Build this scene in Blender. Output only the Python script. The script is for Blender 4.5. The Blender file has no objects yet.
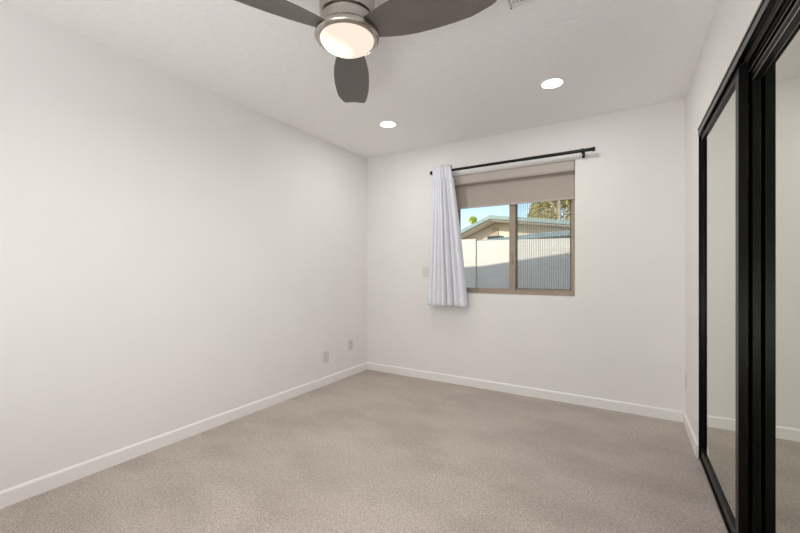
import bpy, bmesh, math, random
from mathutils import Vector, Matrix

random.seed(7)
sc = bpy.context.scene
col = sc.collection
PI = math.pi

# ------------------------------------------------------------------ room measures (metres)
XL, XR, YB, YR, ZC = -2.5856, 0.3724, 3.5386, -1.04, 2.44
EYE = 1.1448
CY0, CY1 = 1.24, 2.899          # closet opening along the right wall
CZ = 2.012                      # closet opening height
WX0, WX1, WZ0, WZ1 = -1.530, -0.385, 0.918, 2.098   # window opening
WT = 0.15                       # outer wall thickness

# ------------------------------------------------------------------ camera
cam = bpy.data.cameras.new('camera')
cam.sensor_width = 36.0
cam.lens = 375.88 / 800 * 36.0
cam.shift_y = 3.9 / 800
cam.clip_start = 0.02
cam_o = bpy.data.objects.new('camera', cam)
cam_o.location = (0, 0, EYE)
cam_o.rotation_euler = (PI / 2, 0, math.radians(31.172))
col.objects.link(cam_o)
sc.camera = cam_o

# ------------------------------------------------------------------ world, sun, exposure
world = bpy.data.worlds.new('sky')
sc.world = world
world.use_nodes = True
wn = world.node_tree
wn.nodes.clear()
w_out = wn.nodes.new('ShaderNodeOutputWorld')
w_bg = wn.nodes.new('ShaderNodeBackground')
w_sky = wn.nodes.new('ShaderNodeTexSky')
w_sky.sky_type = 'NISHITA'
w_sky.sun_disc = False
w_sky.sun_elevation = math.radians(32)
w_sky.sun_rotation = math.radians(190)
w_sky.air_density = 1.0
w_sky.dust_density = 1.0
w_bg.inputs['Strength'].default_value = 0.20
wn.links.new(w_sky.outputs[0], w_bg.inputs[0])
wn.links.new(w_bg.outputs[0], w_out.inputs[0])

SUN_DIR = Vector((0.15, 0.80, -0.36)).normalized()
sun = bpy.data.lights.new('sun', 'SUN')
sun.energy = 3.1
sun.angle = math.radians(0.5)
sun.color = (1.0, 0.93, 0.82)
sun_o = bpy.data.objects.new('sun', sun)
sun_o.rotation_euler = SUN_DIR.to_track_quat('-Z', 'Y').to_euler()
col.objects.link(sun_o)

# unseen fill light added behind the camera to even out walls and ceiling
fill = bpy.data.lights.new('fill_light', 'AREA')
fill.shape = 'RECTANGLE'
fill.size = 1.7
fill.size_y = 1.2
fill.energy = 40
fill.color = (0.955, 0.98, 1.0)
fill_o = bpy.data.objects.new('fill_light', fill)
fill_o.location = (-0.6, YR + 0.25, 0.75)
fill_o.rotation_euler = (PI / 2 + math.radians(60), 0, 0)
col.objects.link(fill_o)

CAN_POWER = 4.8
FAN_POWER = 14.0

vs = sc.view_settings
sc.display_settings.display_device = 'sRGB'
vs.view_transform = 'Standard'
vs.look = 'None'
vs.exposure = 0.10
vs.gamma = 1.0
vs.use_curve_mapping = False
sc.cycles.max_bounces = 14
sc.cycles.diffuse_bounces = 8
sc.cycles.glossy_bounces = 6
sc.cycles.transparent_max_bounces = 16
sc.cycles.caustics_reflective = False
sc.cycles.sample_clamp_indirect = 6.0


# ------------------------------------------------------------------ helpers
def mat(name, color, rough=0.6, metal=0.0, spec=0.3):
    m = bpy.data.materials.new(name)
    m.use_nodes = True
    b = m.node_tree.nodes['Principled BSDF']
    b.inputs['Base Color'].default_value = (*color, 1)
    b.inputs['Roughness'].default_value = rough
    b.inputs['Metallic'].default_value = metal
    b.inputs['Specular IOR Level'].default_value = spec
    return m


def noise_mat(name, c1, c2, scale, rough=0.8, bump=0.0, bump_scale=None, metal=0.0, spec=0.3,
              detail=4.0, stretch=(1, 1, 1), lo=0.35, hi=0.65, dist=0.01):
    m = mat(name, c1, rough, metal, spec)
    nt = m.node_tree
    b = nt.nodes['Principled BSDF']
    tc = nt.nodes.new('ShaderNodeTexCoord')
    mp = nt.nodes.new('ShaderNodeMapping')
    mp.inputs['Scale'].default_value = stretch
    nt.links.new(tc.outputs['Object'], mp.inputs[0])
    n = nt.nodes.new('ShaderNodeTexNoise')
    n.inputs['Scale'].default_value = scale
    n.inputs['Detail'].default_value = detail
    nt.links.new(mp.outputs[0], n.inputs['Vector'])
    r = nt.nodes.new('ShaderNodeValToRGB')
    r.color_ramp.elements[0].position = lo
    r.color_ramp.elements[1].position = hi
    r.color_ramp.elements[0].color = (*c1, 1)
    r.color_ramp.elements[1].color = (*c2, 1)
    nt.links.new(n.outputs['Fac'], r.inputs[0])
    nt.links.new(r.outputs[0], b.inputs['Base Color'])
    if bump:
        n2 = nt.nodes.new('ShaderNodeTexNoise')
        n2.inputs['Scale'].default_value = bump_scale or scale
        n2.inputs['Detail'].default_value = 3
        nt.links.new(mp.outputs[0], n2.inputs['Vector'])
        bp = nt.nodes.new('ShaderNodeBump')
        bp.inputs['Strength'].default_value = bump
        bp.inputs['Distance'].default_value = dist
        nt.links.new(n2.outputs['Fac'], bp.inputs['Height'])
        nt.links.new(bp.outputs[0], b.inputs['Normal'])
    return m


def wloc(o):
    v = Vector((0, 0, 0))
    while o is not None:
        v += o.location
        o = o.parent
    return v


def box(bm, x0, x1, y0, y1, z0, z1):
    vs_ = [bm.verts.new((x, y, z)) for x in (x0, x1) for y in (y0, y1) for z in (z0, z1)]
    for f in ((0, 1, 3, 2), (4, 6, 7, 5), (0, 4, 5, 1), (2, 3, 7, 6), (0, 2, 6, 4), (1, 5, 7, 3)):
        bm.faces.new([vs_[i] for i in f])


def tube(bm, p0, p1, r0, r1=None, n=24, cap=True):
    p0, p1 = Vector(p0), Vector(p1)
    r1 = r0 if r1 is None else r1
    d = (p1 - p0).normalized()
    a = d.orthogonal().normalized()
    b = d.cross(a)
    A = [bm.verts.new(p0 + r0 * (math.cos(t) * a + math.sin(t) * b)) for t in [2 * PI * i / n for i in range(n)]]
    B = [bm.verts.new(p1 + r1 * (math.cos(t) * a + math.sin(t) * b)) for t in [2 * PI * i / n for i in range(n)]]
    for i in range(n):
        j = (i + 1) % n
        bm.faces.new((A[i], A[j], B[j], B[i]))
    if cap:
        bm.faces.new(A[::-1])
        bm.faces.new(B)


def lathe(bm, cx, cy, prof, n=64):
    rings = []
    for r, z in prof:
        if r < 1e-5:
            rings.append([bm.verts.new((cx, cy, z))])
        else:
            rings.append([bm.verts.new((cx + r * math.cos(2 * PI * i / n), cy + r * math.sin(2 * PI * i / n), z)) for i in range(n)])
    for A, B in zip(rings, rings[1:]):
        for i in range(n):
            j = (i + 1) % n
            if len(A) == 1 and len(B) == 1:
                continue
            if len(A) == 1:
                bm.faces.new((A[0], B[j], B[i]))
            elif len(B) == 1:
                bm.faces.new((A[i], A[j], B[0]))
            else:
                bm.faces.new((A[i], A[j], B[j], B[i]))


def prism(bm, pts, axis, a, b):
    """extrude a 2D outline along an axis ('x','y','z')"""
    def P(u, v, t):
        return {'x': (t, u, v), 'y': (u, t, v), 'z': (u, v, t)}[axis]
    A = [bm.verts.new(P(u, v, a)) for u, v in pts]
    B = [bm.verts.new(P(u, v, b)) for u, v in pts]
    n = len(pts)
    for i in range(n):
        j = (i + 1) % n
        bm.faces.new((A[i], A[j], B[j], B[i]))
    bm.faces.new(A[::-1])
    bm.faces.new(B)


def plate_hole(bm, o, h, y0, y1):
    """vertical plate in XZ with a rectangular hole: o, h = (x0,x1,z0,z1)"""
    def ring(r, y):
        return [bm.verts.new(p) for p in ((r[0], y, r[2]), (r[1], y, r[2]), (r[1], y, r[3]), (r[0], y, r[3]))]
    of, hf, ob, hb = ring(o, y0), ring(h, y0), ring(o, y1), ring(h, y1)
    for i in range(4):
        j = (i + 1) % 4
        bm.faces.new((of[i], of[j], hf[j], hf[i]))
        bm.faces.new((ob[j], ob[i], hb[i], hb[j]))
        bm.faces.new((hf[i], hf[j], hb[j], hb[i]))
        bm.faces.new((of[j], of[i], ob[i], ob[j]))


def obj(name, bm, m, parent=None, smooth=False, bevel=0.0, seg=2, angle=40):
    off = wloc(parent) if parent is not None else Vector((0, 0, 0))
    if parent is not None:
        bmesh.ops.translate(bm, verts=bm.verts, vec=-off)
    bmesh.ops.recalc_face_normals(bm, faces=bm.faces)
    me = bpy.data.meshes.new(name)
    bm.to_mesh(me)
    bm.free()
    o = bpy.data.objects.new(name, me)
    col.objects.link(o)
    o.parent = parent
    me.materials.append(m)
    if bevel:
        md = o.modifiers.new('bevel', 'BEVEL')
        md.width = bevel
        md.segments = seg
        md.limit_method = 'ANGLE'
        md.angle_limit = math.radians(angle)
    if smooth:
        for p in me.polygons:
            p.use_smooth = True
        md = o.modifiers.new('wn', 'EDGE_SPLIT')
        md.split_angle = math.radians(angle)
    return o


def thing(name, label, cat, loc, group=None):
    o = bpy.data.objects.new(name, None)
    o.empty_display_size = 0.05
    o.location = loc
    col.objects.link(o)
    o['label'] = label
    o['category'] = cat
    if group:
        o['group'] = group
    return o


def tag(o, label, cat, kind=None, group=None):
    o['label'] = label
    o['category'] = cat
    if kind:
        o['kind'] = kind
    if group:
        o['group'] = group
    return o


def NB():
    return bmesh.new()


# ------------------------------------------------------------------ materials
M_wall = noise_mat('painted_wall', (0.80, 0.787, 0.77), (0.815, 0.80, 0.783), 3.0, rough=0.55, bump=0.10, bump_scale=90, spec=0.25, dist=0.004)
M_ceil = noise_mat('textured_ceiling', (0.86, 0.85, 0.84), (0.88, 0.87, 0.86), 25.0, rough=0.8, bump=0.35, bump_scale=38, spec=0.15, dist=0.008)
M_trim = mat('white_trim_paint', (0.84, 0.83, 0.815), 0.35, 0, 0.4)
M_ext = noise_mat('stucco', (0.70, 0.66, 0.58), (0.76, 0.72, 0.64), 8, rough=0.9, bump=0.3, bump_scale=60)
M_black = noise_mat('black_anodised_metal', (0.006, 0.0055, 0.005), (0.010, 0.009, 0.008), 40, rough=0.30, spec=0.11, stretch=(1, 1, 0.05))
M_track = mat('black_satin_track', (0.010, 0.009, 0.008), 0.20, 0.0, 0.32)
M_highlight = mat('metal_edge_highlight', (0.42, 0.40, 0.37), 0.35, 0.6, 0.5)  # pale metal that puts the edge highlights into the colour
M_rod = mat('black_painted_steel', (0.006, 0.006, 0.006), 0.45, 0.0, 0.3)
M_nickel = noise_mat('brushed_nickel', (0.44, 0.40, 0.36), (0.54, 0.50, 0.46), 30, rough=0.27, metal=1.0, stretch=(1, 1, 20), bump=0.04, bump_scale=60)
M_blade = noise_mat('blade_lacquer', (0.115, 0.10, 0.088), (0.13, 0.115, 0.10), 6, rough=0.45, spec=0.45)
M_frame = noise_mat('bronze_tan_aluminium', (0.33, 0.265, 0.20), (0.36, 0.29, 0.22), 20, rough=0.45, spec=0.4)
M_gasket = mat('dark_gasket', (0.09, 0.08, 0.065), 0.6)
M_plate = mat('almond_plastic', (0.66, 0.625, 0.58), 0.4)
M_platew = mat('ivory_plastic', (0.73, 0.71, 0.675), 0.4)
M_slot = mat('dark_slot', (0.10, 0.09, 0.08), 0.7)
M_vent = mat('white_vent_enamel', (0.76, 0.74, 0.725), 0.4)
M_dark = mat('duct_dark', (0.07, 0.068, 0.065), 0.8)
M_screw = mat('screw', (0.22, 0.20, 0.18), 0.5, 0.5)


def carpet():
    m = mat('cut_pile_carpet', (0.4, 0.34, 0.29), 0.95, 0, 0.1)
    nt = m.node_tree
    b = nt.nodes['Principled BSDF']
    b.inputs['Sheen Weight'].default_value = 0.15
    tc = nt.nodes.new('ShaderNodeTexCoord')

    def noise(scale, detail, st=(1, 1, 1), rot=0):
        mp = nt.nodes.new('ShaderNodeMapping')
        mp.inputs['Scale'].default_value = st
        mp.inputs['Rotation'].default_value = (0, 0, rot)
        nt.links.new(tc.outputs['Object'], mp.inputs[0])
        n = nt.nodes.new('ShaderNodeTexNoise')
        n.inputs['Scale'].default_value = scale
        n.inputs['Detail'].default_value = detail
        nt.links.new(mp.outputs[0], n.inputs['Vector'])
        return n.outputs['Fac']

    def ramp(f, p0, c0, p1, c1):
        r = nt.nodes.new('ShaderNodeValToRGB')
        r.color_ramp.elements[0].position = p0
        r.color_ramp.elements[0].color = (*c0, 1)
        r.color_ramp.elements[1].position = p1
        r.color_ramp.elements[1].color = (*c1, 1)
        nt.links.new(f, r.inputs[0])
        return r.outputs[0]

    def mul(a, c):
        x = nt.nodes.new('ShaderNodeMix')
        x.data_type = 'RGBA'
        x.blend_type = 'MULTIPLY'
        x.inputs[0].default_value = 1.0
        nt.links.new(a, x.inputs[6])
        nt.links.new(c, x.inputs[7])
        return x.outputs[2]

    tuft = noise(190, 2, (0.6, 1, 1), 0.0)
    mid = noise(55, 3)
    nap = noise(2.2, 3, (1.0, 1.6, 1), 0.5)
    base = ramp(tuft, 0.30, (0.42, 0.37, 0.33), 0.70, (0.79, 0.71, 0.645))
    g1 = ramp(mid, 0.3, (0.82, 0.81, 0.80), 0.7, (1.0, 1.0, 1.0))
    g2 = ramp(nap, 0.38, (0.86, 0.85, 0.845), 0.60, (1, 1, 1))
    wv = nt.nodes.new('ShaderNodeTexWave')
    wv.bands_direction = 'Y'
    wv.inputs['Scale'].default_value = 30.0
    wv.inputs['Distortion'].default_value = 5.0
    wv.inputs['Detail'].default_value = 1.0
    wv.inputs['Detail Scale'].default_value = 3.0
    nt.links.new(tc.outputs['Object'], wv.inputs['Vector'])
    g3 = ramp(wv.outputs['Fac'], 0.1, (0.88, 0.87, 0.86), 0.8, (1, 1, 1))
    nt.links.new(mul(mul(mul(base, g1), g2), g3), b.inputs['Base Color'])
    bp = nt.nodes.new('ShaderNodeBump')
    bp.inputs['Strength'].default_value = 0.7
    bp.inputs['Distance'].default_value = 0.012
    nt.links.new(tuft, bp.inputs['Height'])
    nt.links.new(bp.outputs[0], b.inputs['Normal'])
    return m


M_carpet = carpet()


def fabric(name, c1, c2, sx, sz, rough=0.9, bump=0.2, transl=0.0):
    m = mat(name, c1, rough, 0, 0.1)
    nt = m.node_tree
    b = nt.nodes['Principled BSDF']
    tc = nt.nodes.new('ShaderNodeTexCoord')
    mp = nt.nodes.new('ShaderNodeMapping')
    mp.inputs['Scale'].default_value = (sx, sx, sz)
    nt.links.new(tc.outputs['Object'], mp.inputs[0])
    n = nt.nodes.new('ShaderNodeTexNoise')
    n.inputs['Scale'].default_value = 1.0
    n.inputs['Detail'].default_value = 3
    nt.links.new(mp.outputs[0], n.inputs['Vector'])
    mx = nt.nodes.new('ShaderNodeMix')
    mx.data_type = 'RGBA'
    mx.inputs[6].default_value = (*c1, 1)
    mx.inputs[7].default_value = (*c2, 1)
    nt.links.new(n.outputs['Fac'], mx.inputs[0])
    nt.links.new(mx.outputs[2], b.inputs['Base Color'])
    bp = nt.nodes.new('ShaderNodeBump')
    bp.inputs['Strength'].default_value = bump
    bp.inputs['Distance'].default_value = 0.002
    nt.links.new(n.outputs['Fac'], bp.inputs['Height'])
    nt.links.new(bp.outputs[0], b.inputs['Normal'])
    return m


M_curtain = fabric('white_curtain_cloth', (0.735, 0.745, 0.80), (0.79, 0.80, 0.85), 220, 220, bump=0.04)
M_shade = fabric('taupe_shade_cloth', (0.40, 0.355, 0.315), (0.46, 0.41, 0.365), 60, 500)
M_valance = fabric('taupe_valance_cloth', (0.47, 0.425, 0.385), (0.53, 0.48, 0.44), 60, 500)


def mirror_mat():
    m = mat('silvered_mirror', (0.74, 0.745, 0.665), 0.015, 1.0)
    nt = m.node_tree
    b = nt.nodes['Principled BSDF']
    tc = nt.nodes.new('ShaderNodeTexCoord')
    n = nt.nodes.new('ShaderNodeTexNoise')
    n.inputs['Scale'].default_value = 2.0
    nt.links.new(tc.outputs['Object'], n.inputs['Vector'])
    mx = nt.nodes.new('ShaderNodeMix')
    mx.data_type = 'RGBA'
    mx.inputs[6].default_value = (0.715, 0.745, 0.66, 1)
    mx.inputs[7].default_value = (0.75, 0.78, 0.695, 1)
    nt.links.new(n.outputs['Fac'], mx.inputs[0])
    nt.links.new(mx.outputs[2], b.inputs['Base Color'])
    return m


M_mirror = mirror_mat()


def glass_mat():
    m = bpy.data.materials.new('window_glass')
    m.use_nodes = True
    nt = m.node_tree
    nt.nodes.clear()
    o = nt.nodes.new('ShaderNodeOutputMaterial')
    t = nt.nodes.new('ShaderNodeBsdfTransparent')
    t.inputs[0].default_value = (0.965, 0.98, 0.975, 1)
    g = nt.nodes.new('ShaderNodeBsdfGlossy')
    g.inputs['Roughness'].default_value = 0.01
    fr = nt.nodes.new('ShaderNodeFresnel')
    fr.inputs[0].default_value = 1.03
    mx = nt.nodes.new('ShaderNodeMixShader')
    nt.links.new(fr.outputs[0], mx.inputs[0])
    nt.links.new(t.outputs[0], mx.inputs[1])
    nt.links.new(g.outputs[0], mx.inputs[2])
    nt.links.new(mx.outputs[0], o.inputs[0])
    return m


M_glass = glass_mat()


def screen_mat():
    """insect mesh: see-through with the banding a fine mesh makes"""
    m = bpy.data.materials.new('insect_mesh')
    m.use_nodes = True
    nt = m.node_tree
    nt.nodes.clear()
    o = nt.nodes.new('ShaderNodeOutputMaterial')
    t = nt.nodes.new('ShaderNodeBsdfTransparent')
    d = nt.nodes.new('ShaderNodeBsdfDiffuse')
    d.inputs[0].default_value = (0.40, 0.41, 0.40, 1)
    tc = nt.nodes.new('ShaderNodeTexCoord')
    w = nt.nodes.new('ShaderNodeTexWave')
    w.wave_type = 'BANDS'
    w.bands_direction = 'X'
    w.inputs['Scale'].default_value = 16.0
    w.inputs['Distortion'].default_value = 0.15
    w.inputs['Detail'].default_value = 0.0
    w.inputs['Detail Scale'].default_value = 0.6
    nt.links.new(tc.outputs['Object'], w.inputs['Vector'])
    mr = nt.nodes.new('ShaderNodeMapRange')
    mr.inputs['To Min'].default_value = 0.10
    mr.inputs['To Max'].default_value = 0.30
    nt.links.new(w.outputs['Fac'], mr.inputs['Value'])
    mx = nt.nodes.new('ShaderNodeMixShader')
    nt.links.new(mr.outputs[0], mx.inputs[0])
    nt.links.new(t.outputs[0], mx.inputs[1])
    nt.links.new(d.outputs[0], mx.inputs[2])
    nt.links.new(mx.outputs[0], o.inputs[0])
    return m


M_screen = screen_mat()


def emit_mat(name, color, strength):
    m = bpy.data.materials.new(name)
    m.use_nodes = True
    nt = m.node_tree
    nt.nodes.clear()
    o = nt.nodes.new('ShaderNodeOutputMaterial')
    e = nt.nodes.new('ShaderNodeEmission')
    e.inputs[0].default_value = (*color, 1)
    e.inputs[1].default_value = strength
    nt.links.new(e.outputs[0], o.inputs[0])
    return m


M_led = emit_mat('led_lens', (1.0, 0.97, 0.93), 6.0)

# ------------------------------------------------------------------ room shell
b = NB()
box(b, XL - 0.15, XR + 0.9, YR - 0.15, YB + 0.0, -0.12, 0.0)
floor = obj('floor', b, M_carpet)
tag(floor, 'beige cut pile carpet covering the bedroom floor', 'carpet', 'structure')

b = NB()
box(b, XL - 0.15, XR + 0.9, YR - 0.15, YB, ZC, ZC + 0.12)
ceiling = obj('ceiling', b, M_ceil)
tag(ceiling, 'white lightly textured bedroom ceiling', 'ceiling', 'structure')

b = NB()
box(b, XL - 0.15, XL, YR - 0.15, YB, 0, ZC)
tag(obj('wall_left', b, M_wall), 'plain off white wall on the left of the room', 'wall', 'structure')

b = NB()
plate_hole(b, (XL - 0.15, XR + 0.9, -0.12, ZC + 0.12), (WX0, WX1, WZ0, WZ1), YB, YB + WT)
tag(obj('wall_back', b, M_wall), 'off white back wall around the window', 'wall', 'structure')

b = NB()
box(b, XR, XR + 0.12, CY1, YB, 0, ZC)
box(b, XR, XR + 0.12, YR, CY0, 0, ZC)
box(b, XR, XR + 0.12, CY0, CY1, CZ, ZC)
tag(obj('wall_right', b, M_wall), 'off white wall around and above the mirrored closet', 'wall', 'structure')

b = NB()
box(b, XL, XR + 0.9, YR - 0.15, YR, 0, ZC)
tag(obj('wall_rear', b, M_wall), 'off white wall behind the viewpoint', 'wall', 'structure')

b = NB()
box(b, XR + 0.75, XR + 0.9, YR, YB, 0, ZC)
box(b, XR + 0.12, XR + 0.75, YB - 0.1, YB, 0, ZC)
box(b, XR + 0.12, XR + 0.75, YR, YR + 0.1, 0, ZC)
tag(obj('wall_closet', b, M_wall), 'inner walls of the closet behind the mirrored doors', 'wall', 'structure')

# baseboards: square edge with an eased top
BH, BT = 0.0810, 0.0125
prof = [(0, 0), (BT, 0), (BT, BH - 0.010), (BT - 0.004, BH - 0.003), (BT - 0.007, BH), (0, BH)]
b = NB()
prism(b, [(XL + u, v) for u, v in prof], 'y', YR, YB)
tag(obj('baseboard_left', b, M_trim), 'white baseboard along the left wall', 'baseboard', 'structure')
b = NB()
prism(b, [(YB - u, v) for u, v in prof], 'x', XL + BT, XR - BT)
tag(obj('baseboard_back', b, M_trim), 'white baseboard under the window wall', 'baseboard', 'structure')
b = NB()
prism(b, [(XR - u, v) for u, v in prof], 'y', CY1 + 0.004, YB)
tag(obj('baseboard_right', b, M_trim), 'short white baseboard between the back corner and the closet', 'baseboard', 'structure')

# ------------------------------------------------------------------ window
win = bpy.data.objects.new('window_1', None)
win.location = ((WX0 + WX1) / 2, YB + 0.08, WZ0)
col.objects.link(win)
tag(win, 'tan framed sliding window half covered by the shade', 'window', 'structure')
FY0, FY1 = YB + 0.075, YB + 0.125
b = NB()
plate_hole(b, (WX0, WX1, WZ0, WZ1), (WX0 + 0.026, WX1 - 0.026, WZ0 + 0.034, WZ1 - 0.034), FY0, FY1)
box(b, WX0 + 0.03, WX1 - 0.03, FY0 + 0.002, FY0 + 0.008, WZ0 + 0.034, WZ0 + 0.040)     # track lip
obj('window_frame', b, M_frame, win, bevel=0.002)
# left sash (room side), right fixed lite with the insect mesh outside
SX = -0.943
s = NB()
plate_hole(s, (WX0 + 0.032, SX + 0.030, WZ0 + 0.036, WZ1 - 0.036), (WX0 + 0.060, SX - 0.026, WZ0 + 0.052, WZ1 - 0.060), FY0 + 0.010, FY0 + 0.028)
lsash = obj('sash', s, M_frame, win, bevel=0.002)
g = NB()
box(g, WX0 + 0.060, SX - 0.026, FY0 + 0.017, FY0 + 0.021, WZ0 + 0.052, WZ1 - 0.060)
obj('glass_pane', g, M_glass, lsash)
l = NB()
box(l, SX - 0.012, SX + 0.006, FY0 + 0.000, FY0 + 0.010, 1.20, 1.30)
obj('latch', l, M_frame, lsash, bevel=0.003)
s = NB()
plate_hole(s, (SX + 0.004, WX1 - 0.032, WZ0 + 0.036, WZ1 - 0.036), (SX + 0.036, WX1 - 0.046, WZ0 + 0.052, WZ1 - 0.060), FY0 + 0.030, FY0 + 0.046)
rsash = obj('sash', s, M_frame, win, bevel=0.002)
g = NB()
box(g, SX + 0.036, WX1 - 0.046, FY0 + 0.036, FY0 + 0.040, WZ0 + 0.052, WZ1 - 0.060)
obj('glass_pane', g, M_glass, rsash)
g = NB()
plate_hole(g, (SX + 0.030, WX1 - 0.046, WZ0 + 0.050, WZ1 - 0.054), (SX + 0.042, WX1 - 0.054, WZ0 + 0.056, WZ1 - 0.066), FY1 + 0.001, FY1 + 0.008)
sf = obj('screen_frame', g, M_gasket, win)
g = NB()
box(g, SX + 0.042, WX1 - 0.054, FY1 + 0.004, FY1 + 0.005, WZ0 + 0.056, WZ1 - 0.066)
sm = obj('insect_screen', g, M_screen, sf)
sm['label'] = 'fine insect mesh over the right pane'

# ------------------------------------------------------------------ closet doors (mirrored sliders)
def closet_door(name, label, y0, y1, x0, zt, zb, stile_a, stile_b, prd):
    root = bpy.data.objects.new(name, None)
    root.location = (x0, (y0 + y1) / 2, 0.02)
    col.objects.link(root)
    tag(root, label, 'door', 'structure')
    xm = x0 + prd
    x1 = x0 + 0.0305
    for a0, a1 in ((y0, y0 + stile_a), (y1 - stile_b, y1)):
        s_ = NB()
        box(s_, x0, x1, a0, a1, 0.016, zt + 0.045)
        obj('stile', s_, M_black, root, bevel=0.0015)
    r_ = NB()
    box(r_, x0 + 0.0005, x1 - 0.0005, y0 + stile_a, y1 - stile_b, zt, zt + 0.045)
    obj('rail', r_, M_black, root, bevel=0.0015)
    r_ = NB()
    box(r_, x0 + 0.0005, x1 - 0.0005, y0 + stile_a, y1 - stile_b, 0.016, zb)
    obj('rail', r_, M_black, root, bevel=0.0015)
    if prd > 0.012:
        for z_ in (zt, zt + 0.027):
            e_ = NB()
            box(e_, x0 - 0.0012, x0 + 0.001, y0 + stile_a, y1 - stile_b, z_, z_ + 0.0022)
            obj('rail_highlight', e_, M_highlight, root)  # pale strips stand in for highlights on the rail edges
    m_ = NB()
    box(m_, xm, xm + 0.005, y0 + stile_a - 0.004, y1 - stile_b + 0.004, zb - 0.004, zt + 0.004)
    mo = obj('mirror', m_, M_mirror, root)
    mo['label'] = 'large mirror panel'
    return root


closet_door('door_1', 'far mirrored closet door sliding in the front track, nearest the window wall', 1.987, 2.894, 0.380, 1.925, 0.070, 0.050, 0.012, 0.010)
closet_door('door_2', 'near mirrored closet door in the rear track, at the right edge', 1.26, 2.036, 0.4222, 1.896, 0.070, 0.030, 0.050, 0.0124)

trk = bpy.data.objects.new('trim_1', None)
trk.location = (XR + 0.05, (CY0 + CY1) / 2, 0)
col.objects.link(trk)
tag(trk, 'black closet door surround of header track, side channels and floor track', 'door track', 'structure')
b = NB()
prism(b, [(XR - 0.004, 1.962), (XR + 0.001, 1.962), (XR + 0.001, 2.004), (0.415, 2.004), (0.415, 1.942), (0.4180, 1.942),
          (0.4180, 2.004), (0.486, 2.004), (0.486, 1.93), (0.490, 1.93), (0.490, CZ), (XR - 0.004, CZ),
          (XR - 0.004, 2.004), (XR - 0.007, 2.004), (XR - 0.007, 1.996), (XR - 0.004, 1.996)], 'y', CY0, CY1)
obj('header_track', b, M_track, trk)
for x_, z_ in ((0.4075, 1.974), (0.4155, 1.939)):
    b = NB()
    box(b, x_, x_ + 0.0022, CY0, CY1, z_, z_ + (0.031 if z_ > 1.96 else 0.003))
    obj('lip_highlight', b, M_highlight, trk)['label'] = 'thin track lip in pale metal standing in for its edge highlight'  # pale colour stands in for the bright glints along the track
for y0, y1, s in ((CY1 - 0.004, CY1, -1), (CY0, CY0 + 0.004, 1)):
    b = NB()
    box(b, XR - 0.002, 0.490, y0, y1, 0.0, 1.962)
    fy = (y0 - 0.010, y0) if s < 0 else (y1, y1 + 0.010)
    box(b, XR - 0.002, XR + 0.002, fy[0], fy[1], 0.0, 1.962)
    box(b, 0.4150, 0.4175, fy[0], fy[1], 0.0, 1.962)
    obj('side_channel', b, M_black, trk)
b = NB()
box(b, 0.374, 0.490, CY0 + 0.004, CY1 - 0.004, 0.0, 0.006)
for x_ in (0.374, 0.394, 0.436, 0.487):
    box(b, x_, x_ + 0.003, CY0 + 0.004, CY1 - 0.004, 0.004, 0.0155)
obj('floor_track', b, M_black, trk)

# ------------------------------------------------------------------ ceiling fan
HX, HY = -1.042, 1.280
fan = thing('ceiling_fan', 'brushed nickel three blade ceiling fan with lit round glass bowl', 'ceiling fan', (HX, HY, ZC))
b = NB()
lathe(b, HX, HY, [(0, ZC), (0.118, ZC), (0.120, ZC - 0.004), (0.120, ZC - 0.030), (0.119, ZC - 0.07), (0.119, 2.30), (0.119, 2.26), (0.118, 2.2415), (0.112, 2.2385), (0.0, 2.2385)])
obj('canopy', b, M_nickel, fan, smooth=True, angle=30)
b = NB()
lathe(b, HX, HY, [(0, 2.2395), (0.106, 2.2395), (0.106, 2.2315), (0.1145, 2.2305), (0.116, 2.228), (0.116, 2.194), (0.118, 2.188), (0.124, 2.181), (0.132, 2.174),
                  (0.1375, 2.166), (0.139, 2.159), (0.1385, 2.153), (0.134, 2.147), (0.126, 2.1435), (0.1185, 2.1435), (0.1155, 2.146), (0.1150, 2.16), (0.0, 2.16)])
obj('motor_housing', b, M_nickel, fan, smooth=True, angle=30)


def bowl_mat():
    m = bpy.data.materials.new('frosted_lit_glass')
    m.use_nodes = True
    nt = m.node_tree
    nt.nodes.clear()
    o = nt.nodes.new('ShaderNodeOutputMaterial')
    e = nt.nodes.new('ShaderNodeEmission')
    tc = nt.nodes.new('ShaderNodeTexCoord')
    # two lamps glow through the frosted glass
    vd = nt.nodes.new('ShaderNodeVectorMath')
    vd.operation = 'DISTANCE'
    vd.inputs[1].default_value = (-0.070, -0.020, -0.315)
    nt.links.new(tc.outputs['Object'], vd.inputs[0])
    r = nt.nodes.new('ShaderNodeValToRGB')
    r.color_ramp.elements[0].position = 0.02
    r.color_ramp.elements[0].color = (1.0, 0.90, 0.70, 1)
    r.color_ramp.elements[1].position = 0.115
    r.color_ramp.elements[1].color = (0.93, 0.785, 0.66, 1)
    nt.links.new(vd.outputs['Value'], r.inputs[0])
    nt.links.new(r.outputs[0], e.inputs[0])
    mr = nt.nodes.new('ShaderNodeMapRange')
    mr.inputs['From Min'].default_value = 0.02
    mr.inputs['From Max'].default_value = 0.105
    mr.inputs['To Min'].default_value = 1.9
    mr.inputs['To Max'].default_value = 1.02
    nt.links.new(vd.outputs['Value'], mr.inputs['Value'])
    nt.links.new(mr.outputs[0], e.inputs[1])
    nt.links.new(e.outputs[0], o.inputs[0])
    return m


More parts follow.
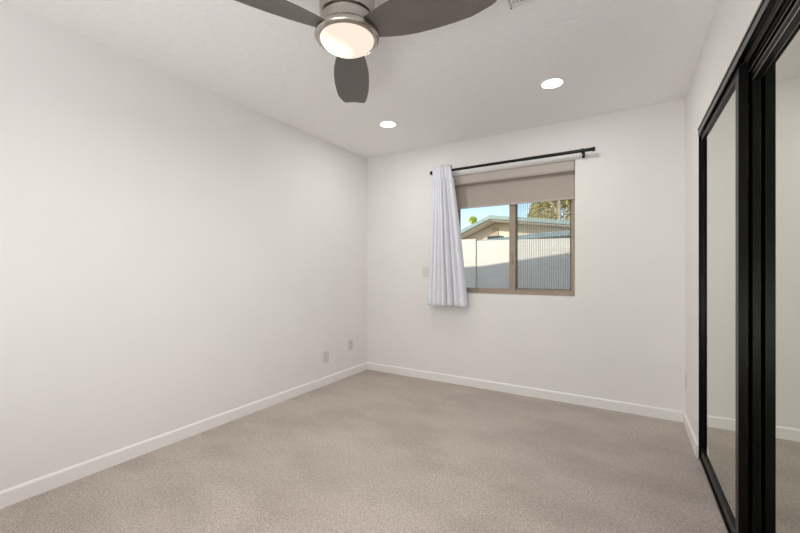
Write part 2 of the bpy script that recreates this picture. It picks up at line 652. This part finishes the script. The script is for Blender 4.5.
b = NB()
lathe(b, HX, HY, [(0.1145, 2.158), (0.1145, 2.145), (0.1120, 2.136), (0.104, 2.125), (0.090, 2.116), (0.066, 2.1075), (0.034, 2.1035), (0.0, 2.1025)])
bowl = obj('glass_bowl', b, bowl_mat(), fan, smooth=True)
bowl['label'] = 'lit frosted glass bowl'
fl = bpy.data.lights.new('bulb', 'AREA')
fl.shape = 'DISK'
fl.size = 0.20
fl.energy = FAN_POWER
fl.color = (1.0, 0.965, 0.92)
fl_o = bpy.data.objects.new('bulb', fl)
fl_o.parent = fan
fl_o.location = (0, 0, 2.099 - ZC)
col.objects.link(fl_o)

BP = [(0.088, 0.045, 0.045), (0.12, 0.055, 0.052), (0.17, 0.070, 0.065), (0.23, 0.084, 0.077), (0.30, 0.093, 0.086), (0.38, 0.097, 0.091),
      (0.46, 0.096, 0.091), (0.53, 0.092, 0.088), (0.58, 0.086, 0.081), (0.615, 0.080, 0.074), (0.638, 0.075, 0.068), (0.654, 0.070, 0.063), (0.665, 0.062, 0.056), (0.669, 0.054, 0.049)]
PITCH = math.radians(-15.5)
for ang in (125.1, 5.1, 245.1):
    a = math.radians(ang)
    e_ = Vector((math.cos(a), math.sin(a), 0))
    n_ = Vector((-math.sin(a) * math.cos(PITCH), math.cos(a) * math.cos(PITCH), math.sin(PITCH)))
    k_ = e_.cross(n_)
    C = Vector((HX, HY, 2.172))
    b = NB()
    rows = []
    for r, wp, wm in BP:
        row = []
        for side in (1, -1):
            rr = []
            for i in range(9):
                t = -wm + (wp + wm) * i / 8
                q = (i - 4) / 4
                camber = 0.006 * (1 - q * q)
                th = 0.0035 * (1 - 0.55 * q ** 4)
                sk = max(0.0, (r - 0.50) / 0.158)
                rr.append(b.verts.new(C + e_ * (r - t * 0.62 * sk * sk * (3 - 2 * sk)) + n_ * t + k_ * (camber + side * th)))
            row.append(rr)
        rows.append(row)
    for A, B in zip(rows, rows[1:]):
        for s in (0, 1):
            for i in range(8):
                b.faces.new((A[s][i], A[s][i + 1], B[s][i + 1], B[s][i]))
        for i in (0, 8):
            b.faces.new((A[0][i], A[1][i], B[1][i], B[0][i]))
    for R in (rows[0], rows[-1]):
        for i in range(8):
            b.faces.new((R[0][i], R[0][i + 1], R[1][i + 1], R[1][i]))
    bl = obj('blade', b, M_blade, fan, smooth=True, angle=50)

# ------------------------------------------------------------------ recessed lights
cans = [(-0.446, 2.77, 'round recessed ceiling light nearer the closet'),
        (-1.812, 2.79, 'round recessed ceiling light nearer the left wall'),
        (-0.446, -0.27, 'round recessed ceiling light behind the viewpoint on the closet side'),
        (-1.812, -0.27, 'round recessed ceiling light behind the viewpoint by the left wall')]
for i, (x, y, lab) in enumerate(cans):
    if i >= 2:
        continue
    c = thing('recessed_light', lab, 'ceiling light', (x, y, ZC), 'recessed ceiling lights')
    b = NB()
    lathe(b, x, y, [(0.088, ZC), (0.088, ZC - 0.003), (0.084, ZC - 0.005), (0.069, ZC - 0.005), (0.067, ZC - 0.001)])
    obj('trim_ring', b, M_trim, c, smooth=True)
    b = NB()
    lathe(b, x, y, [(0.068, ZC - 0.001), (0.067, ZC - 0.004), (0.0, ZC - 0.0045)])
    obj('lens', b, M_led, c, smooth=True)
    L = bpy.data.lights.new('can_bulb', 'AREA')
    L.shape = 'DISK'
    L.size = 0.13
    L.energy = CAN_POWER
    L.color = (1.0, 0.985, 0.965)
    lo = bpy.data.objects.new('can_bulb', L)
    lo.parent = c
    lo.location = (0, 0, -0.010)
    col.objects.link(lo)

# ------------------------------------------------------------------ ceiling register
VX0, VX1, VY0, VY1 = -0.497, -0.322, 1.520, 1.872
vent = thing('ceiling_vent', 'white louvred air register on the ceiling near the fan', 'vent', ((VX0 + VX1) / 2, (VY0 + VY1) / 2, ZC))
b = NB()
for r0, r1, z0, z1 in ((0.0, 0.011, ZC - 0.006, ZC), (0.0165, 0.028, ZC - 0.012, ZC)):
    o = (VX0 + r0, VX1 - r0, VY0 + r0, VY1 - r0)
    h = (VX0 + r1, VX1 - r1, VY0 + r1, VY1 - r1)
    box(b, o[0], o[1], o[2], h[2], z0, z1)
    box(b, o[0], o[1], h[3], o[3], z0, z1)
    box(b, o[0], h[0], h[2], h[3], z0, z1)
    box(b, h[1], o[1], h[2], h[3], z0, z1)
obj('vent_frame', b, M_vent, vent, bevel=0.0015)
b = NB()
box(b, VX0 + 0.006, VX1 - 0.006, VY0 + 0.006, VY1 - 0.006, ZC - 0.0015, ZC - 0.0005)
obj('duct_shade_plate', b, M_dark, vent)  # dark plate stands in for shade in the duct and frame gap
n_l = 7
for i in range(n_l):
    x = VX0 + 0.036 + (VX1 - VX0 - 0.072) * i / (n_l - 1)
    b = NB()
    prism(b, [(x - 0.010, ZC - 0.002), (x + 0.007, ZC - 0.011), (x + 0.0085, ZC - 0.010), (x - 0.0085, ZC - 0.001)], 'y', VY0 + 0.028, VY1 - 0.028)
    obj('louvre', b, M_vent, vent)
for x, y in ((VX0 + 0.008, VY1 - 0.006), (VX1 - 0.006, VY1 - 0.010)):
    b = NB()
    tube(b, (x, y, ZC - 0.004), (x, y, ZC - 0.0075), 0.005, n=12)
    obj('screw', b, M_screw, vent)

# ------------------------------------------------------------------ roller shade
RX0, RX1 = WX0 + 0.006, WX1 - 0.006
shade = thing('roller_shade', 'taupe roller shade lowered over the top of the window', 'window shade', ((RX0 + RX1) / 2, YB + 0.05, WZ1))
b = NB()
vp = [(YB + 0.004, WZ1 - 0.001), (YB + 0.004, 2.030), (YB + 0.007, 2.018), (YB + 0.013, 2.010), (YB + 0.022, 2.006), (YB + 0.030, 2.008), (YB + 0.030, 2.014), (YB + 0.016, 2.018),
      (YB + 0.011, 2.030), (YB + 0.011, WZ1 - 0.008), (YB + 0.066, WZ1 - 0.008), (YB + 0.066, WZ1 - 0.001)]
prism(b, vp, 'x', RX0, RX1)
obj('valance', b, M_valance, shade)['label'] = 'lighter cloth covered valance'
b = NB()
tube(b, (RX0 + 0.012, YB + 0.042, 2.052), (RX1 - 0.012, YB + 0.042, 2.052), 0.024)
obj('roller_tube', b, M_shade, shade, smooth=True)
b = NB()
box(b, RX0 + 0.014, RX1 - 0.010, YB + 0.0635, YB + 0.0655, 1.785, 2.055)
cl = obj('shade_cloth', b, M_shade, shade)
b = NB()
box(b, RX0 + 0.014, RX1 - 0.010, YB + 0.0600, YB + 0.0690, 1.770, 1.787)
obj('hem_bar', b, M_valance, shade, bevel=0.003)
for x in (RX0, RX1 - 0.004):
    b = NB()
    box(b, x, x + 0.004, YB + 0.014, YB + 0.066, 2.016, WZ1 - 0.008)
    obj('end_bracket', b, M_trim, shade)

# ------------------------------------------------------------------ curtain rod and curtain
ROY, ROZ = YB - 0.080, 2.1405
rod = thing('curtain_rod', 'slim black curtain rod above the window', 'curtain rod', (-0.97, YB, ROZ))
b = NB()
tube(b, (-1.71, ROY, ROZ), (-0.245, ROY, ROZ), 0.0125)
tube(b, (-0.80, ROY, ROZ), (-0.245, ROY, ROZ), 0.0140)
obj('rod', b, M_rod, rod, smooth=True)
for x0, x1 in ((-1.727, -1.708), (-0.247, -0.226)):
    b = NB()
    tube(b, (x0, ROY, ROZ), (x1, ROY, ROZ), 0.0180)
    obj('end_cap', b, M_rod, rod, smooth=True, bevel=0.003)
for x in (-1.700, -0.318):
    b = NB()
    box(b, x - 0.010, x + 0.010, YB - 0.006, YB, ROZ - 0.042, ROZ + 0.014)
    tube(b, (x, YB - 0.004, ROZ - 0.018), (x, ROY, ROZ - 0.018), 0.007)
    tube(b, (x - 0.009, ROY, ROZ), (x + 0.009, ROY, ROZ), 0.0185)
    tube(b, (x, ROY, ROZ - 0.012), (x, ROY, ROZ - 0.030), 0.008)
    obj('bracket', b, M_rod, rod, smooth=True)

CZT, CZB = 2.190, 0.790
NU, NV = 220, 60


CREASES = [0.0, 0.11, 0.235, 0.345, 0.525, 0.68, 0.80, 1.0]      # where the cloth folds back
DEPTHS = [0.7, 0.22, 0.34, 0.24, 1.6, 1.4, 0.2, 0.7]


def curtain_pt(u, v):
    """u across 0..1, v down 0..1"""
    x0 = -1.694 - 0.068 * v ** 1.6
    x1 = -1.500 + 0.174 * (v ** 0.85)
    k = 0
    while k < len(CREASES) - 2 and u > CREASES[k + 1]:
        k += 1
    c0, c1 = CREASES[k], CREASES[k + 1]
    t = min(1.0, max(0.0, (u - c0) / (c1 - c0)))
    dep = DEPTHS[k] + (DEPTHS[k + 1] - DEPTHS[k]) * (0.5 - 0.5 * math.cos(PI * t))
    bulge = max(0.0, math.sin(PI * t)) ** 0.85
    fall = min(1.0, 0.22 + 1.3 * v)
    wid = (c1 - c0) / 0.15
    y = ROY - 0.004 - (0.012 + 0.078 * fall * dep) * bulge * wid ** 0.5 + (0.006 + 0.042 * dep * fall)
    y += 0.006 * math.sin(2 * PI * (1.3 * u + 0.4 * v))
    small = 0.0030 * math.sin(2 * PI * 21 * u + 2.2 * math.sin(5 * v)) * max(0.0, 1 - v * 3.0)
    y += small
    ux_ = u - 0.012 * math.sin(PI * t * 2) * min(1.0, v * 1.5) * (c1 - c0) / 0.15
    ux_ += 0.03 * math.sin(PI * u) * (v - 0.5)
    x = x0 + (x1 - x0) * ux_
    y = min(y, YB - 0.016)
    y -= 0.012
    if v < 0.085:                       # pass in front of the rod
        y = min(y, ROY - 0.0215 + small)
    z = CZT + (CZB - CZT) * v
    z += 0.006 * bulge * v * (0.5 - u) - 0.004 * v * math.sin(7 * u)
    return Vector((x, y, z))


b = NB()
grid = [[b.verts.new(curtain_pt(i / NU, j / NV)) for i in range(NU + 1)] for j in range(NV + 1)]
for j in range(NV):
    for i in range(NU):
        b.faces.new((grid[j][i], grid[j][i + 1], grid[j + 1][i + 1], grid[j + 1][i]))
cur = thing('curtain', 'white curtain panel gathered on the left end of the rod', 'curtain', (-1.6, ROY, CZB))
cp = obj('panel', b, M_curtain, cur, smooth=True, angle=80)
md = cp.modifiers.new('thick', 'SOLIDIFY')
md.thickness = 0.003
md.offset = 0
# back half of the rod pocket, closed over the top
b = NB()
NB2 = 8
g2 = []
for j in range(NB2 + 1):
    row = []
    for i in range(NU + 1):
        p = curtain_pt(i / NU, 0.0)
        f = j / NB2
        if f < 0.35:
            t = f / 0.35
            q = Vector((p.x, p.y + (ROY + 0.0225 - p.y) * t, CZT - 0.004 * t))
        else:
            t = (f - 0.35) / 0.65
            q = Vector((p.x, ROY + 0.0225 + 0.002 * math.sin(i * 0.6), CZT - 0.004 - 0.080 * t))
        row.append(b.verts.new(q))
    g2.append(row)
for j in range(NB2):
    for i in range(NU):
        b.faces.new((g2[j][i], g2[j][i + 1], g2[j + 1][i + 1], g2[j + 1][i]))
pk = obj('rod_pocket', b, M_curtain, cur, smooth=True, angle=80)
md = pk.modifiers.new('thick', 'SOLIDIFY')
md.thickness = 0.002
# turned hem along the bottom
b = NB()
rows = []
for j in range(5):
    v = 0.93 + 0.068 * j / 4
    rows.append([b.verts.new(curtain_pt(i / NU, v) + Vector((0, -0.0018, 0))) for i in range(NU + 1)])
for j in range(4):
    for i in range(NU):
        b.faces.new((rows[j][i], rows[j][i + 1], rows[j + 1][i + 1], rows[j + 1][i]))
hm = obj('hem', b, M_curtain, cur, smooth=True, angle=80)
md = hm.modifiers.new('thick', 'SOLIDIFY')
md.thickness = 0.0012


# ------------------------------------------------------------------ wall plates
def plate_on_x(name, label, cat, x, sx, y, z, m, kind):
    """cover plate on a wall whose room side faces sx along X"""
    t = thing(name, label, cat, (x, y, z - 0.057))
    b = NB()
    box(b, min(x, x + sx * 0.006), max(x, x + sx * 0.006), y - 0.035, y + 0.035, z - 0.0575, z + 0.0575)
    obj('cover_plate', b, m, t, bevel=0.003)
    xa, xb = sorted((x + sx * 0.0055, x + sx * 0.0075))
    if kind == 'outlet':
        for dz in (-0.020, 0.020):
            b = NB()
            pts = [(y + 0.0165 * math.cos(q) * 1.0, z + dz + 0.0145 * math.sin(q)) for q in [2 * PI * k / 24 for k in range(24)]]
            prism(b, pts, 'x', xa, xb)
            rc = obj('receptacle', b, m, t)
            for dy in (-0.006, 0.006):
                b = NB()
                box(b, xa - 0.0006, xb + 0.0006, y + dy - 0.0013, y + dy + 0.0013, z + dz - 0.001, z + dz + 0.008)
                obj('slot', b, M_slot, rc)
            b = NB()
            tube(b, (xa - 0.0006, y, z + dz - 0.007), (xb + 0.0006, y, z + dz - 0.007), 0.0028, n=12)
            obj('slot', b, M_slot, rc)
    elif kind == 'blank':
        for dz in (-0.030, 0.030):
            b = NB()
            tube(b, (xa, y, z + dz), (xb, y, z + dz), 0.003, n=12)
            obj('screw', b, m, t)
    return t


plate_on_x('blank_wall_plate', 'plain almond cover plate low on the left wall, farther from the corner', 'wall plate', XL, 1, 2.842, 0.277, M_plate, 'blank')
plate_on_x('wall_outlet', 'almond duplex outlet low on the left wall, nearest the corner', 'outlet', XL, 1, 3.232, 0.331, M_plate, 'outlet')
plate_on_x('wall_outlet', 'outlet low on the short right wall beside the closet', 'outlet', XR, -1, 3.46, 0.330, M_platew, 'outlet')

# switch on the back wall, left of the curtain
sx_, sz_ = -1.822, 1.136
t = thing('light_switch', 'ivory switch plate on the back wall left of the curtain', 'light switch', (sx_, YB, sz_ - 0.057))
b = NB()
box(b, sx_ - 0.035, sx_ + 0.035, YB - 0.006, YB, sz_ - 0.0575, sz_ + 0.0575)
obj('cover_plate', b, M_platew, t, bevel=0.003)
b = NB()
prism(b, [(YB - 0.005, sz_ - 0.032), (YB - 0.0075, sz_ - 0.032), (YB - 0.0105, sz_ + 0.032), (YB - 0.005, sz_ + 0.032)], 'x', sx_ - 0.016, sx_ + 0.016)
obj('rocker', b, M_platew, t, bevel=0.001)

# ================================================================== OUTSIDE
M_block = None


def block_mat():
    m = mat('painted_block', (0.80, 0.76, 0.66), 0.9, 0, 0.15)
    nt = m.node_tree
    bs = nt.nodes['Principled BSDF']
    tc = nt.nodes.new('ShaderNodeTexCoord')
    sep = nt.nodes.new('ShaderNodeSeparateXYZ')
    nt.links.new(tc.outputs['Object'], sep.inputs[0])
    cmb = nt.nodes.new('ShaderNodeCombineXYZ')
    nt.links.new(sep.outputs['X'], cmb.inputs['X'])
    nt.links.new(sep.outputs['Z'], cmb.inputs['Y'])
    br = nt.nodes.new('ShaderNodeTexBrick')
    br.inputs['Color1'].default_value = (0.82, 0.78, 0.69, 1)
    br.inputs['Color2'].default_value = (0.79, 0.75, 0.66, 1)
    br.inputs['Mortar'].default_value = (0.755, 0.72, 0.63, 1)
    br.inputs['Scale'].default_value = 1.0
    br.inputs['Mortar Size'].default_value = 0.008
    br.inputs['Brick Width'].default_value = 0.40
    br.inputs['Row Height'].default_value = 0.20
    nt.links.new(cmb.outputs[0], br.inputs['Vector'])
    nt.links.new(br.outputs['Color'], bs.inputs['Base Color'])
    bp = nt.nodes.new('ShaderNodeBump')
    bp.inputs['Strength'].default_value = 0.4
    bp.inputs['Distance'].default_value = 0.01
    bp.invert = True
    nt.links.new(br.outputs['Fac'], bp.inputs['Height'])
    nt.links.new(bp.outputs[0], bs.inputs['Normal'])
    return m


M_block = block_mat()
M_ground = noise_mat('gravel_ground', (0.42, 0.36, 0.29), (0.55, 0.48, 0.40), 30, rough=0.95, bump=0.4, bump_scale=60)
M_roof = noise_mat('shingle', (0.30, 0.30, 0.28), (0.38, 0.37, 0.34), 12, rough=0.95)
M_fascia = noise_mat('teal_fascia_paint', (0.27, 0.36, 0.335), (0.31, 0.40, 0.375), 6, rough=0.6)
M_stucco2 = noise_mat('cream_stucco', (0.74, 0.67, 0.53), (0.79, 0.72, 0.58), 6, rough=0.95, bump=0.3, bump_scale=40)
M_soffit = noise_mat('soffit_paint', (0.55, 0.49, 0.42), (0.60, 0.54, 0.46), 5, rough=0.9)
M_blue = noise_mat('blue_grey_metal', (0.20, 0.27, 0.285), (0.25, 0.32, 0.335), 4, rough=0.6)
M_ventb = mat('tan_gable_vent', (0.52, 0.42, 0.30), 0.8)
M_cooler = mat('grey_cooler', (0.24, 0.235, 0.23), 0.7)
M_bark = noise_mat('pale_bark', (0.42, 0.33, 0.24), (0.55, 0.45, 0.34), 12, rough=0.95, stretch=(1, 1, 0.2))
M_leaf = noise_mat('leaf_olive', (0.36, 0.34, 0.10), (0.62, 0.54, 0.22), 3, rough=0.8)
M_leafp = noise_mat('leaf_bright', (0.50, 0.58, 0.12), (0.66, 0.70, 0.20), 3, rough=0.8)

b = NB()
box(b, -40, 40, YB + WT, 60, -0.35, -0.15)
tag(obj('ground', b, M_ground), 'gravel yard outside the window', 'ground', 'structure')

# the house's own gable roof above the room: its rake throws the slanting shade on the yard wall
def rake(x):
    return 3.202 + 0.2393 * (x + 3.879)


b = NB()
rp = [(-6.4, rake(-6.4)), (0.4, rake(0.4)), (7.2, rake(-6.4)), (7.2, rake(-6.4) - 0.16), (0.4, rake(0.4) - 0.16), (-6.4, rake(-6.4) - 0.16)]
prism(b, rp, 'y', YR - 3.5, 4.05)
tag(obj('roof', b, M_roof), 'gable roof of the house over the room', 'roof', 'structure')
b = NB()
gp = [(-6.0, 2.53), (6.8, 2.53), (6.8, rake(-6.0) - 0.17), (0.4, rake(0.4) - 0.17), (-6.0, rake(-6.0) - 0.17)]
prism(b, [(-6.0, 2.57), (6.8, 2.57), (6.8, 2.60), (0.4, rake(0.4) - 0.165), (-6.0, rake(-6.0) - 0.165)], 'y', YB + 0.01, YB + WT)
box(b, -6.0, XL - 0.16, YB + 0.01, YB + WT, -0.15, 2.57)
box(b, XR + 0.91, 6.8, YB + 0.01, YB + WT, -0.15, 2.57)
tag(obj('wall_exterior', b, M_ext), 'outer stucco wall of the house beside the window', 'wall', 'structure')

# block wall between the yards: two runs, the left one standing slightly forward
AX, AY, BX, BY = -3.03, 8.45, -1.04, 8.80
ang = math.atan2(BY - AY, BX - AX)
ux, uy = math.cos(ang), math.sin(ang)


def yard_wall(name, label, p, s0, s1, ztop):
    o = bpy.data.objects.new(name, None)
    b = NB()
    box(b, s0, s1, 0.0, 0.2, -0.16, ztop - 0.0)
    w = obj(name, b, M_block)
    bpy.data.objects.remove(o)
    w.location = (p[0], p[1], 0)
    w.rotation_euler = (0, 0, ang)
    w.name = name
    tag(w, label, 'yard wall', None, 'painted block walls outside the window')
    return w


yard_wall('block_wall', 'cream block yard wall outside, long right run behind both panes', (AX, AY), 0.0, 9.0, 1.84)
nx, ny = uy, -ux
yard_wall('block_wall', 'cream block yard wall outside, left run by the curtain standing forward', (AX + 0.05 * nx, AY + 0.05 * ny), -8.0, -0.0, 1.875)

# ---- neighbour's house beyond the wall (low gable, long shallow slope to the right)
HYF = 14.0
house = thing('neighbor_house', 'cream house with teal roof edge beyond the yard wall', 'house', (-4.0, HYF + 1, -0.15))
PL, PK, PR = (-7.4, 1.98), (-4.47, 3.24), (3.5, 2.13)


def rk(x):
    if x < PK[0]:
        return PL[1] + (PK[1] - PL[1]) * (x - PL[0]) / (PK[0] - PL[0])
    return PK[1] + (PR[1] - PK[1]) * (x - PK[0]) / (PR[0] - PK[0])


b = NB()
prism(b, [(-6.7, -0.15), (3.0, -0.15), (3.0, rk(3.0) - 0.2), (PK[0], PK[1] - 0.2), (-6.7, rk(-6.7) - 0.2)], 'y', HYF + 0.8, HYF + 9)
obj('wall', b, M_stucco2, house)
b = NB()
prism(b, [PL, PK, PR, (PR[0], PR[1] - 0.05), (PK[0], PK[1] - 0.05), (PL[0], PL[1] - 0.05)], 'y', HYF, HYF + 9.5)
obj('roof', b, M_roof, house)
b = NB()
prism(b, [(PL[0], PL[1] - 0.052), (PK[0], PK[1] - 0.052), (PR[0], PR[1] - 0.052), (PR[0], PR[1] - 0.19), (PK[0], PK[1] - 0.19), (PL[0], PL[1] - 0.19)], 'y', HYF + 0.04, HYF + 9.4)
obj('soffit', b, M_soffit, house)
b = NB()
prism(b, [(PL[0], PL[1] + 0.005), (PK[0], PK[1] + 0.005), (PR[0], PR[1] + 0.005), (PR[0], PR[1] - 0.14), (PK[0], PK[1] - 0.14), (PL[0], PL[1] - 0.14)], 'y', HYF - 0.04, HYF)
obj('fascia', b, M_fascia, house)
b = NB()
box(b, -4.62, -4.37, HYF + 0.74, HYF + 0.8, 2.53, 2.84)
gv = obj('gable_vent', b, M_ventb, house)

# ---- low patio roof and cooler close behind the yard wall
shed = thing('patio_cover', 'low blue grey patio roof just behind the yard wall', 'patio roof', (-2.0, 11.0, -0.15))
b = NB()
prism(b, [(-3.75, 1.955), (-2.45, 2.055), (0.8, 2.28), (0.8, 2.10), (-2.45, 1.95), (-3.75, 1.92)], 'y', 10.0, 10.06)
obj('fascia', b, M_blue, shed)
b = NB()
prism(b, [(-3.75, 1.955), (-2.45, 2.055), (0.8, 2.28), (0.8, 2.25), (-2.45, 2.025), (-3.75, 1.925)], 'y', 10.06, 12.2)
obj('roof_sheet', b, M_blue, shed)
for x in (-3.5, -1.5, 0.6):
    for y in (10.15, 12.1):
        b = NB()
        box(b, x - 0.05, x + 0.05, y - 0.05, y + 0.05, -0.15, 1.925 + max(0, x + 3.0) * 0.06)
        obj('post', b, M_blue, shed)
cool = thing('rooftop_cooler', 'small dark grey box on the patio roof below the gable vent', 'cooler', (-3.1, 10.6, 2.05))
b = NB()
box(b, -3.42, -3.03, 10.45, 10.8, 2.0125, 2.125)
obj('cabinet', b, M_cooler, cool, bevel=0.01)
b = NB()
box(b, -3.40, -3.05, 10.44, 10.45, 2.03, 2.11)
obj('grille', b, M_dark, cool)


# ---- trees
def leaf_cloud(bm, centers, n, size, rnd):
    for _ in range(n):
        c, R = rnd.choice(centers)
        d = Vector((rnd.gauss(0, 1), rnd.gauss(0, 1), rnd.gauss(0, 1))).normalized() * (rnd.random() ** 0.4)
        p = Vector(c) + Vector((d.x * R[0], d.y * R[1], d.z * R[2]))
        a = Vector((rnd.gauss(0, 1), rnd.gauss(0, 1), rnd.gauss(0, 1))).normalized()
        t = a.orthogonal().normalized()
        s_ = size * rnd.uniform(0.6, 1.4)
        q = [p - t * s_ * 0.5, p + a.cross(t) * s_ * 0.28, p + t * s_ * 0.5, p - a.cross(t) * s_ * 0.28]
        bm.faces.new([bm.verts.new(v) for v in q])


rnd = random.Random(11)
tree = thing('tree', 'olive green tree with pale trunk behind the house, right pane', 'tree', (-2.6, 24.5, -0.15))
b = NB()
tube(b, (-3.45, 24.5, -0.15), (-3.55, 24.5, 5.8), 0.15, 0.09, n=12)
tube(b, (-3.52, 24.5, 4.6), (-4.3, 25.2, 5.6), 0.05, 0.03, n=10)
obj('trunk', b, M_bark, tree, smooth=True)
b = NB()
leaf_cloud(b, [((-4.7, 25.2, 5.1), (0.75, 0.6, 0.55)), ((-3.9, 25.5, 5.6), (1.0, 0.6, 0.7)), ((-2.6, 25.4, 5.2), (1.1, 0.6, 0.8)), ((-4.3, 25.3, 4.5), (0.9, 0.5, 0.45)),
               ((-2.5, 25.3, 4.2), (1.0, 0.5, 0.5)), ((-5.1, 25.3, 4.6), (0.5, 0.5, 0.5)), ((-4.6, 25.3, 4.1), (0.8, 0.5, 0.4)), ((-3.4, 25.6, 6.4), (1.5, 0.8, 0.8)), ((-1.4, 25.3, 4.9), (0.9, 0.6, 0.9))], 8500, 0.20, rnd)
obj('foliage', b, M_leaf, tree)
palm = thing('treetop', 'small bright green treetop above the left roof slope', 'tree', (-8.83, 24, -0.15))
b = NB()
tube(b, (-8.83, 24, -0.15), (-8.83, 24, 4.4), 0.09, 0.06, n=10)
obj('trunk', b, M_bark, palm, smooth=True)
b = NB()
leaf_cloud(b, [((-8.83, 24, 4.52), (0.29, 0.29, 0.25))], 260, 0.16, rnd)
obj('foliage', b, M_leafp, palm)
